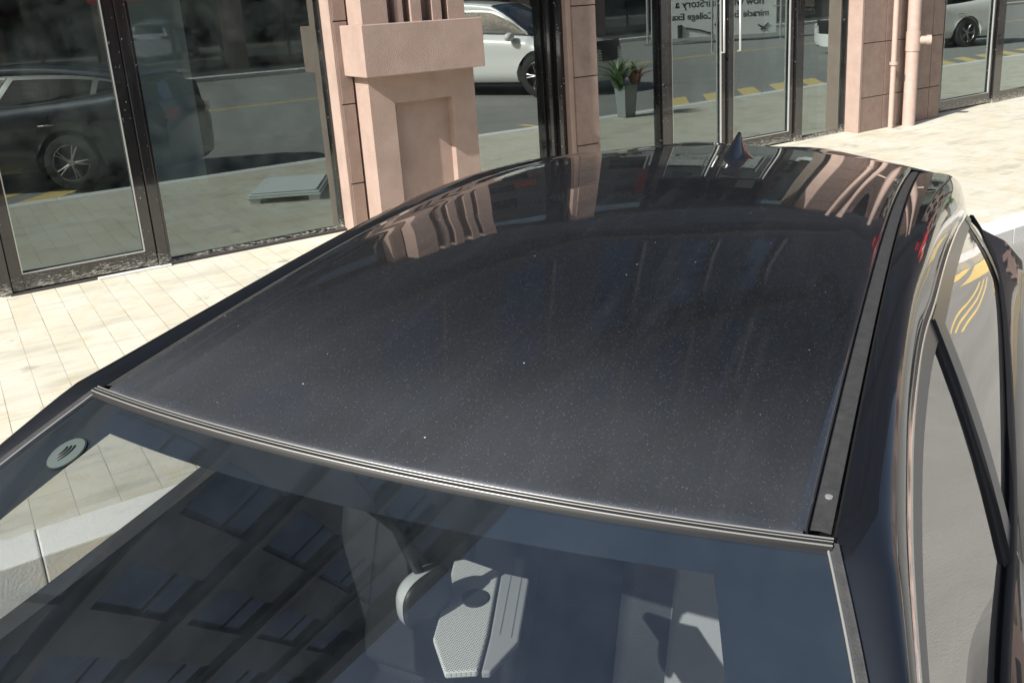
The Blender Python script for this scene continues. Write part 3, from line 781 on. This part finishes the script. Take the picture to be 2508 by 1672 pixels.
    for s in (-1, 1):
        rr = []
        for i in range(30):
            u = lerp(-.8, 2.5, i/29); q = curve_at(BELT, u); rr.append([L(q[0], s*(q[1]-.012), q[2]-.002), L(q[0], s*(q[1]-.035), q[2]+.045), L(q[0], s*(q[1]-.075), q[2]+.045), L(q[0], s*.73, q[2]-.02), L(q[0], s*.735, q[2]-.10)])
        MB().strip(rr).obj('door_card', M['interior'], root, 40)
    rows = []
    for i in range(9):
        u = lerp(.03, UL, i/8); rows.append([L(u+(-.0783*(1-(j/8-1)**2)*(1-i/8)), (vrr(u)-.02)*(j/8-1), weg(u)+crown(u)*(1-(j/8-1)**2)-.035) for j in range(17)])
    MB().strip(rows).obj('headliner', M['headliner'], root, 40)
    ds = MB().strip([[L(u-.18*(1-(j/8-1)**2)*(.9), .735*(j/8-1), wv) for j in range(17)] for u, wv in ((-.88,-.53),(-.60,-.50),(-.30,-.50),(-.22,-.53),(-.20,-.62),(-.24,-.80))])
    ds.obj('dashboard', M['interior'], root, 40)
    def ring_obj(cx, cy, cz, rad, tube, tilt, name):
        mb = MB(); n, k = 40, 10; rows = []
        for i in range(n+1):
            a = 2*math.pi*i/n; row = []
            for j in range(k+1):
                b = 2*math.pi*j/k; rr_ = rad+tube*math.cos(b); pq = Vector((tube*math.sin(b), rr_*math.cos(a), rr_*math.sin(a))); pq.rotate(Matrix.Rotation(tilt, 3, 'Y')); row.append((pq.x+cx, pq.y+cy, pq.z+cz))
            rows.append(row)
        mb.strip(rows); return mb
    sw = ring_obj(.02, -.36, Z0-.60, .18, .015, R(-25), 'x'); sw.box(-.03, .0, -.53, -.19, Z0-.63, Z0-.59); sw.obj('steering_wheel', M['rubber'], root, 50)
    # seats: base, backrest, headrest
    def cushion(name, m, c, size, tilt, par=root, bev=.04):
        sx, sy, sz = size; mb = MB().box(-sx/2, sx/2, -sy/2, sy/2, -sz/2, sz/2)
        for i, q in enumerate(mb.v):
            t = Vector(q); t.rotate(Matrix.Rotation(tilt, 3, 'Y')); mb.v[i] = (t.x+c[0], t.y+c[1], t.z+c[2])
        o = mb.obj(name, m, par); b = bevel(o, bev, 4)
        for f in o.data.polygons: f.use_smooth = True
        return o
    for v in (-.36, .36):
        ins = M['leather'] if v > 0 else M['leather_d']
        cushion('seat_base', M['leather_d'], L(.35, v, -1.02), (.52, .50, .14), 0)
        cushion('seat_back', M['leather_d'], L(.66, v, -.70), (.13, .50, .62), R(18))
        cushion('seat_insert', ins, L(.60, v, -.68), (.05, .26, .52), R(18), bev=.02)
        cushion('headrest', M['leather_d'], L(.79, v, -.30), (.11, .26, .17), R(12))
    cushion('rear_seat', M['leather_d'], L(1.62, 0, -.72), (.16, 1.3, .60), R(20)); cushion('rear_seat', M['leather_d'], L(1.30, 0, -1.02), (.5, 1.3, .16), 0)
    for v in (-.38, .38): cushion('headrest', M['leather_d'], L(1.72, v, -.36), (.1, .26, .16), R(14))
    # --- mirrors, handles
    for s in (-1, 1):
        mb = MB(); rows = []
        for k in range(9):
            a = math.pi*k/8; rr = math.sin(a)**.6
            rows.append([L(-.62-.075*math.cos(a)*1.0+0, s*(1.03+.115*math.cos(2*math.pi*j/16)*rr), -.52+.075*math.sin(2*math.pi*j/16)*rr) for j in range(16)])
        mb.strip(rows, close=True); mb.obj('wing_mirror', side_m, root, 60)
        MB().tube([L(-.62, s*.84, -.56), L(-.61, s*.95, -.55)], .022, 10).obj('mirror_arm', M['rubber'], root, 50)
        for uh in (.40, 1.35):
            MB().tube([L(uh, s*.955, -.70), L(uh+.03, s*.985, -.695), L(uh+.17, s*.985, -.69), L(uh+.20, s*.955, -.69)], .011, 8).obj('door_handle', M['chrome'], root, 50)
    # --- wheels
    for s in (-1, 1):
        for ax in (FA_, RA_):
            we_ = empty('wheel'); we_.parent = root; we_.location = (ax, -s*.84, WR)
            prof = [(.235,.11),(.25,.125),(.30,.128),(.345,.118),(WR-.006,.095),(WR,.05),(WR,-.05),(WR-.006,-.095),(.345,-.118),(.25,-.12)]
            MB().strip([[(r*math.cos(2*math.pi*i/40), -s*h_, r*math.sin(2*math.pi*i/40)) for i in range(40)] for r, h_ in prof], close=True).obj('tyre', M['tyre'], we_, 40)
            rim = MB().strip([[(r*math.cos(2*math.pi*i/40), -s*h_, r*math.sin(2*math.pi*i/40)) for i in range(40)] for r, h_ in ((.238,.122),(.232,.124),(.222,.105),(.215,.0),(.22,-.1))], close=True)
            for k in range(5):
                for dd in (-.13, .13):
                    a = 2*math.pi*k/5+dd; a0 = 2*math.pi*k/5+dd*.35
                    c0 = Vector((.03*math.cos(a0), -s*.10, .03*math.sin(a0))); c1 = Vector((.226*math.cos(a), -s*.108, .226*math.sin(a)))
                    rim.tube([c0, c0.lerp(c1, .5)+Vector((0, -s*.008, 0)), c1], [.017, .012, .011], 8)
            rim.tube([(0, -s*.07, 0), (0, -s*.118, 0)], .045, 18)
            rim.obj('rim', M['rim'], we_, 40)
            MB().tube([(0, -s*.02, 0), (0, -s*.03, 0)], .20, 24).obj('brake_disc', M['rubber'], we_, 40)
        for ax in (FA_, RA_):
            MB().strip([[(ax+.425*math.cos(math.pi*i/16), -s*v, WR+.425*math.sin(math.pi*i/16)) for i in range(17)] for v in (.925, .60)]).obj('wheel_arch', M['rubber'], root, 60)
            MB().add([(ax-.42, -s*.60, .12), (ax+.42, -s*.60, .12), (ax+.42, -s*.60, .80), (ax-.42, -s*.60, .80)], [(0,1,2,3)]).obj('wheel_arch', M['rubber'], root)
    MB().box(-1.9, 2.8, -.80, .80, .19, .24).obj('underbody', M['rubber'], root)
    return root, ws

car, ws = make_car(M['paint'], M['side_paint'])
yaw, roll = .5749, .0403
ca, sa = math.cos(yaw), math.sin(yaw)
axd = Vector((ca, sa, 0)); lat = Vector((sa, -ca, 0)); up_ = Vector((0, 0, 1))
t2 = lat*math.cos(roll)-up_*math.sin(roll); u2 = up_*math.cos(roll)+lat*math.sin(roll)
org = Vector((.4394, 1.0378, 1.4222)) - u2*Z0
car.matrix_world = Matrix(((axd.x, -t2.x, u2.x, org.x), (axd.y, -t2.y, u2.y, org.y), (axd.z, -t2.z, u2.z, org.z), (0, 0, 0, 1)))
tag(car, 'dusty dark metallic car filling the foreground, seen over its windshield and roof', 'car')

# things only this car carries: sticker, mirror unit
def disc(c, n, rad, th, m, name, par):
    n = Vector(n).normalized(); a = n.orthogonal().normalized(); b = n.cross(a); c = Vector(c); mb = MB()
    rows = [[c+(a*math.cos(2*math.pi*i/36)+b*math.sin(2*math.pi*i/36))*r_+n*h_ for i in range(36)] for r_, h_ in ((rad*.02,th),(rad*.9,th),(rad,th*.6),(rad,0))]
    mb.strip(rows, close=True); return mb.obj(name, m, par, 40)
def wsp(s, t): return Vector(L(*ws(s, t)))
def wsn(s, t):
    a = wsp(s+.01, t)-wsp(s-.01, t); b = wsp(s, t+.01)-wsp(s, t-.01); n = a.cross(b).normalized(); return n if n.z > 0 else -n
def find_ws(u, v):
    best = None
    for i in range(1, 60):
        for j in range(-60, 61):
            q = ws(i/100, j/60*.99); d = (q[0]-u)**2+(q[1]-v)**2
            if best is None or d < best[0]: best = (d, i/100, j/60*.99)
    return best[1:]
ss, tt = find_ws(-.132, -.493)
c_ = wsp(ss, tt); n_ = wsn(ss, tt)
sk = disc(c_+n_*.0012, n_, .031, .0008, M['mark'], 'round_sticker', car)
disc(c_+n_*.0021, n_, .0285, .0006, M['plate'], 'sticker_face', sk)
ex = (wsp(ss, tt+.02)-wsp(ss, tt-.02)).normalized(); ey = n_.cross(ex).normalized()
arc = MB()
for k, rr in enumerate((.012, .019, .026)):
    pts = []
    for i in range(13):
        a = lerp(-.72, .72, i/12)*(1-.08*k); pts.append(c_+n_*.0032+(ex*(math.cos(a)*rr-.019)+ey*math.sin(a)*rr))
    arc.tube(pts, .0017, 6)
arc.obj('sticker_mark', M['mark'], sk, 60)
# mirror and sensor unit under the glass
def patch(name, m, pts, w0, par=car, th=.012, dome=0):
    mb = MB(); n = len(pts); mb.add([L(a, b, w0) for a, b in pts]+[L(a, b, w0-th) for a, b in pts], [tuple(range(n)), tuple(range(2*n-1, n-1, -1))]+[(i, (i+1) % n, n+(i+1) % n, n+i) for i in range(n)])
    return bevel(mb.obj(name, m, par), .003)

M['visor'] = mat('visor_fabric', (.055, .06, .065), .85)
M['mesh'] = mat('perforated_grey', (.34, .345, .33), .7)
_n = M['mesh'].node_tree; _v = _n.nodes.new('ShaderNodeTexVoronoi'); _v.inputs['Scale'].default_value = 330; _v.inputs['Randomness'].default_value = .1
_n.links.new(_n.nodes['Texture Coordinate'].outputs['Object'], _v.inputs['Vector']); _r = _n.nodes.new('ShaderNodeValToRGB'); _r.color_ramp.elements[0].position = .25; _r.color_ramp.elements[1].position = .42
_r.color_ramp.elements[0].color = (.06, .06, .06, 1); _r.color_ramp.elements[1].color = (.40, .405, .385, 1); _n.links.new(_v.outputs['Distance'], _r.inputs[0]); _n.links.new(_r.outputs[0], _n.nodes['Principled BSDF'].inputs['Base Color'])
su = patch('sensor_cover', M['mesh'], [(.163,-.026),(.174,-.012),(.167,.054),(.029,.101),(-.041,.12),(-.061,.08),(-.007,.031),(.097,-.002)], -.30)
MB().tube([L(.090,.050,-.3005), L(.090,.050,-.2965)], .0200, 28).obj('sensor_lens', M['rubber'], su, 40)
sb = patch('stitched_cover', M['leather'], [(.167,.0585),(.169,.106),(.034,.148),(-.035,.136),(-.040,.125),(.029,.1055)], -.302)
stt = MB()
for off in (.012, .030):
    for k in range(26):
        f0 = k/26; a = Vector(L(lerp(.166, .034, f0), lerp(.106, .148, f0)-off, -.3015)); b_ = Vector(L(lerp(.166, .034, f0+.022), lerp(.106, .148, f0+.022)-off, -.3015)); stt.tube([a, b_], .0008, 5)
stt.obj('stitching', M['plate'], sb)
def superell(c, ru, rv, rw, e, half=None):
    mb = MB(); rows = []
    f = lambda x: math.copysign(abs(x)**e, x)
    for k in range(17):
        a = -math.pi/2+math.pi*k/16; row = []
        for j in range(33):
            b = 2*math.pi*j/32; x, y, z = f(math.cos(a))*f(math.cos(b)), f(math.cos(a))*f(math.sin(b)), f(math.sin(a))
            if half: y = max(0, y) if half > 0 else min(0, y)
            row.append(L(c[0]+ru*x-.35*rv*y, c[1]+rv*y+.30*ru*x, c[2]+rw*z))
        rows.append(row)
    return mb.strip(rows)
M['shell'] = mat('mirror_shell', (.42, .44, .45), .3, .3, .6, .6)
superell((.030, .002, -.266), .046, .034, .040, .75, -1).obj('interior_mirror', M['shell'], car, 50)
superell((.030, .0025, -.266), .045, .012, .038, .6, 1).obj('mirror_back', M['rubber'], car, 50)
for sv in (-1, 1):
    superell((.11, sv*.30, -.045), .085, .155, .009, .35).obj('sun_visor', M['visor'], car, 50)
MB().tube([L(.040,-.012,-.240), L(.020,-.012,-.20), L(.0,-.018,-.13), L(-.05,-.025,-.055)], [.007,.009,.013,.02], 12).obj('mirror_arm', M['rubber'], car, 40)

# ------------------------------------------------------------------ white cars on the street
def copy_tree(o, parent=None, swap=None):
    c = o.copy(); C.objects.link(c); c.parent = parent
    if c.data and swap:
        for a, b in swap:
            if c.data.materials and c.data.materials[0] == a:
                key = (c.data.name, b.name)
                if key not in cache: cache[key] = c.data.copy(); cache[key].materials[0] = b
                c.data = cache[key]; break
    for ch in list(o.children):
        if ch.name.startswith(('round_sticker', 'sensor', 'stitched')): continue
        copy_tree(ch, c, swap)
    return c
cache = {}
def place(o, x, y, heading, sc=1.0):       # heading = direction of travel in degrees; the nose points to -u
    o.matrix_world = Matrix.Translation((x, y, -.13)) @ Matrix.Rotation(R(heading+180), 4, 'Z') @ Matrix.Diagonal((sc*.98, sc*.97, sc*1.04, 1))
swap = [(M['paint'], M['white_paint']), (M['side_paint'], M['white_paint'])]
c2 = copy_tree(car, None, swap); place(c2, 11.5, -2.55, 63, 1.25); tag(c2, 'white car mirrored in the shop glass beside the fluted pilaster', 'car', 'white cars parked on the street')
c3 = copy_tree(car, None, swap); place(c3, 24.6, -1.4, 200, 1.1); tag(c3, 'white car mirrored in the shop window at the far right edge', 'car', 'white cars parked on the street')

# ------------------------------------------------------------------ across the street
OB = empty('opposite_building', (0, -20, 0)); tag(OB, 'grey building across the street, mirrored dimly in the shop glass and car paint', 'building')
mb = MB().box(-30, 50, -9.0, 0, 4.2, 12.6)
mb.v = [(a, b, c) for a, b, c in mb.v]; mb.obj('wall', M['opp'], OB)
mb = MB(); x = -29.9
xs_ = []
while x < 50: mb.box(x, x+.7, -.6, .12, 0, 4.198); xs_.append(x); x += 4.4
mb.obj('column', M['opp_b'], OB)
for x in xs_[:-1]:
    f = MB().box(x+.72, x+4.38, -.5, -.44, 0, .4).box(x+2.5, x+2.6, -.5, -.42, .4, 4.19).box(x+.72, x+4.38, -.5, -.42, 3.0, 3.12).obj('shop_front', M['frame'], OB)
    MB().add([(x+.72,-.46,.4),(x+4.38,-.46,.4),(x+4.38,-.46,4.19),(x+.72,-.46,4.19)], [(0,1,2,3)]).obj('pane', M['upglass'], f)
for z in (5.4, 8.6):
    for k in range(18):
        x = -28.5+4.4*k
        f = MB().box(x, x+1.9, .004, .07, z, z+1.75).obj('window', M['white'] if False else M['opp_b'], OB)
        MB().add([(x+.1,.075,z+.1),(x+1.8,.075,z+.1),(x+1.8,.075,z+1.65),(x+.1,.075,z+1.65)], [(0,1,2,3)]).obj('pane', M['upglass'], f)
aw = MB()
aw = MB().add([(0,.14,3.4),(4.2,.14,3.4),(4.2,1.5,2.9),(0,1.5,2.9),(0,1.5,2.65),(4.2,1.5,2.65)], [(0,1,2,3),(3,2,5,4)])
for X, m in ((4.9, 'red'), (-8.3, 'red')):
    a = MB(); a.v = [(q[0]+X, q[1], q[2]) for q in aw.v]; a.f = aw.f; a.obj('awning', M[m], OB)
MB().box(9.6, 13.0, .13, .2, 3.2, 4.0).obj('sign_board', M['orange'], OB)
for xx, zz0, zz1, mm in ((17.2, 5.2, 9.6, 'red'), (21.6, 4.8, 6.3, 'orange'), (30.4, 5.0, 10.5, 'red')): MB().box(xx, xx+1.1, .13, .6, zz0, zz1).obj('sign_board', M[mm], OB)
OB2 = 0
EAST = empty('end_building', (64, -6, 0)); tag(EAST, 'distant brick building closing the far end of the street', 'building')
MB().box(0, 12, -14, 16, 0, 16).obj('wall', M['opp_b'], EAST)
fm = MB()
for z in (1, 4.4, 7.8, 11.2):
    for k in range(8): fm.box(-.03, .02, -12.5+3.6*k, -10.6+3.6*k, z, z+2.0)
fm.obj('window', M['upglass'], EAST)

# banner
bn = empty('banner_stand', (26.6, -11, -.13)); tag(bn, 'white banner with black handwriting on a metal scaffold, mirrored in the shop doors', 'banner')
bn.rotation_euler = (0, 0, R(28)); bpy.context.view_layer.update()
MB().box(-2.6, 2.55, -.03, .02, .25, 3.2).obj('sheet', M['white'], bn)
MB().tube([(2.75,0,0),(2.75,0,4)], .05, 10).tube([(-2.75,0,0),(-2.75,0,4)], .05, 10).tube([(-2.9,.02,.1),(3.1,.02,.1)], .04, 8).tube([(2.4,0,1.3),(3.1,0,1.3)], .03, 8).obj('scaffold', M['galv'], bn, 40)
rot = Matrix.Rotation(R(180), 4, 'Z') @ Matrix.Rotation(R(90), 4, 'X')
for body, sz, px, pz in (('how with HairStory a', .42, -.2, 1.42), ('miracle Exam - College Exam', .36, -.1, .95), ('TH', .46, -1.7, 2.0)):
    text_obj('lettering', body, sz, (-px, .026, pz), rot, M['mark'], None).parent = bn
bk = MB()
for pts, r_ in (([(-1.45,.04,.25),(-1.45,.04,.75)], .10), ([(-1.2,.04,.62),(-.6,.04,.5),(-.1,.04,.36)], .035), ([(.0,.04,.72),(.45,.04,.6)], .04), ([(1.9,.04,.4),(2.2,.04,.65)], .03), ([(1.8,.04,.6),(2.1,.04,.42)], .03)):
    bk.tube(pts, r_, 8)
bk.obj('brush_stroke', M['mark'], bn, 40)
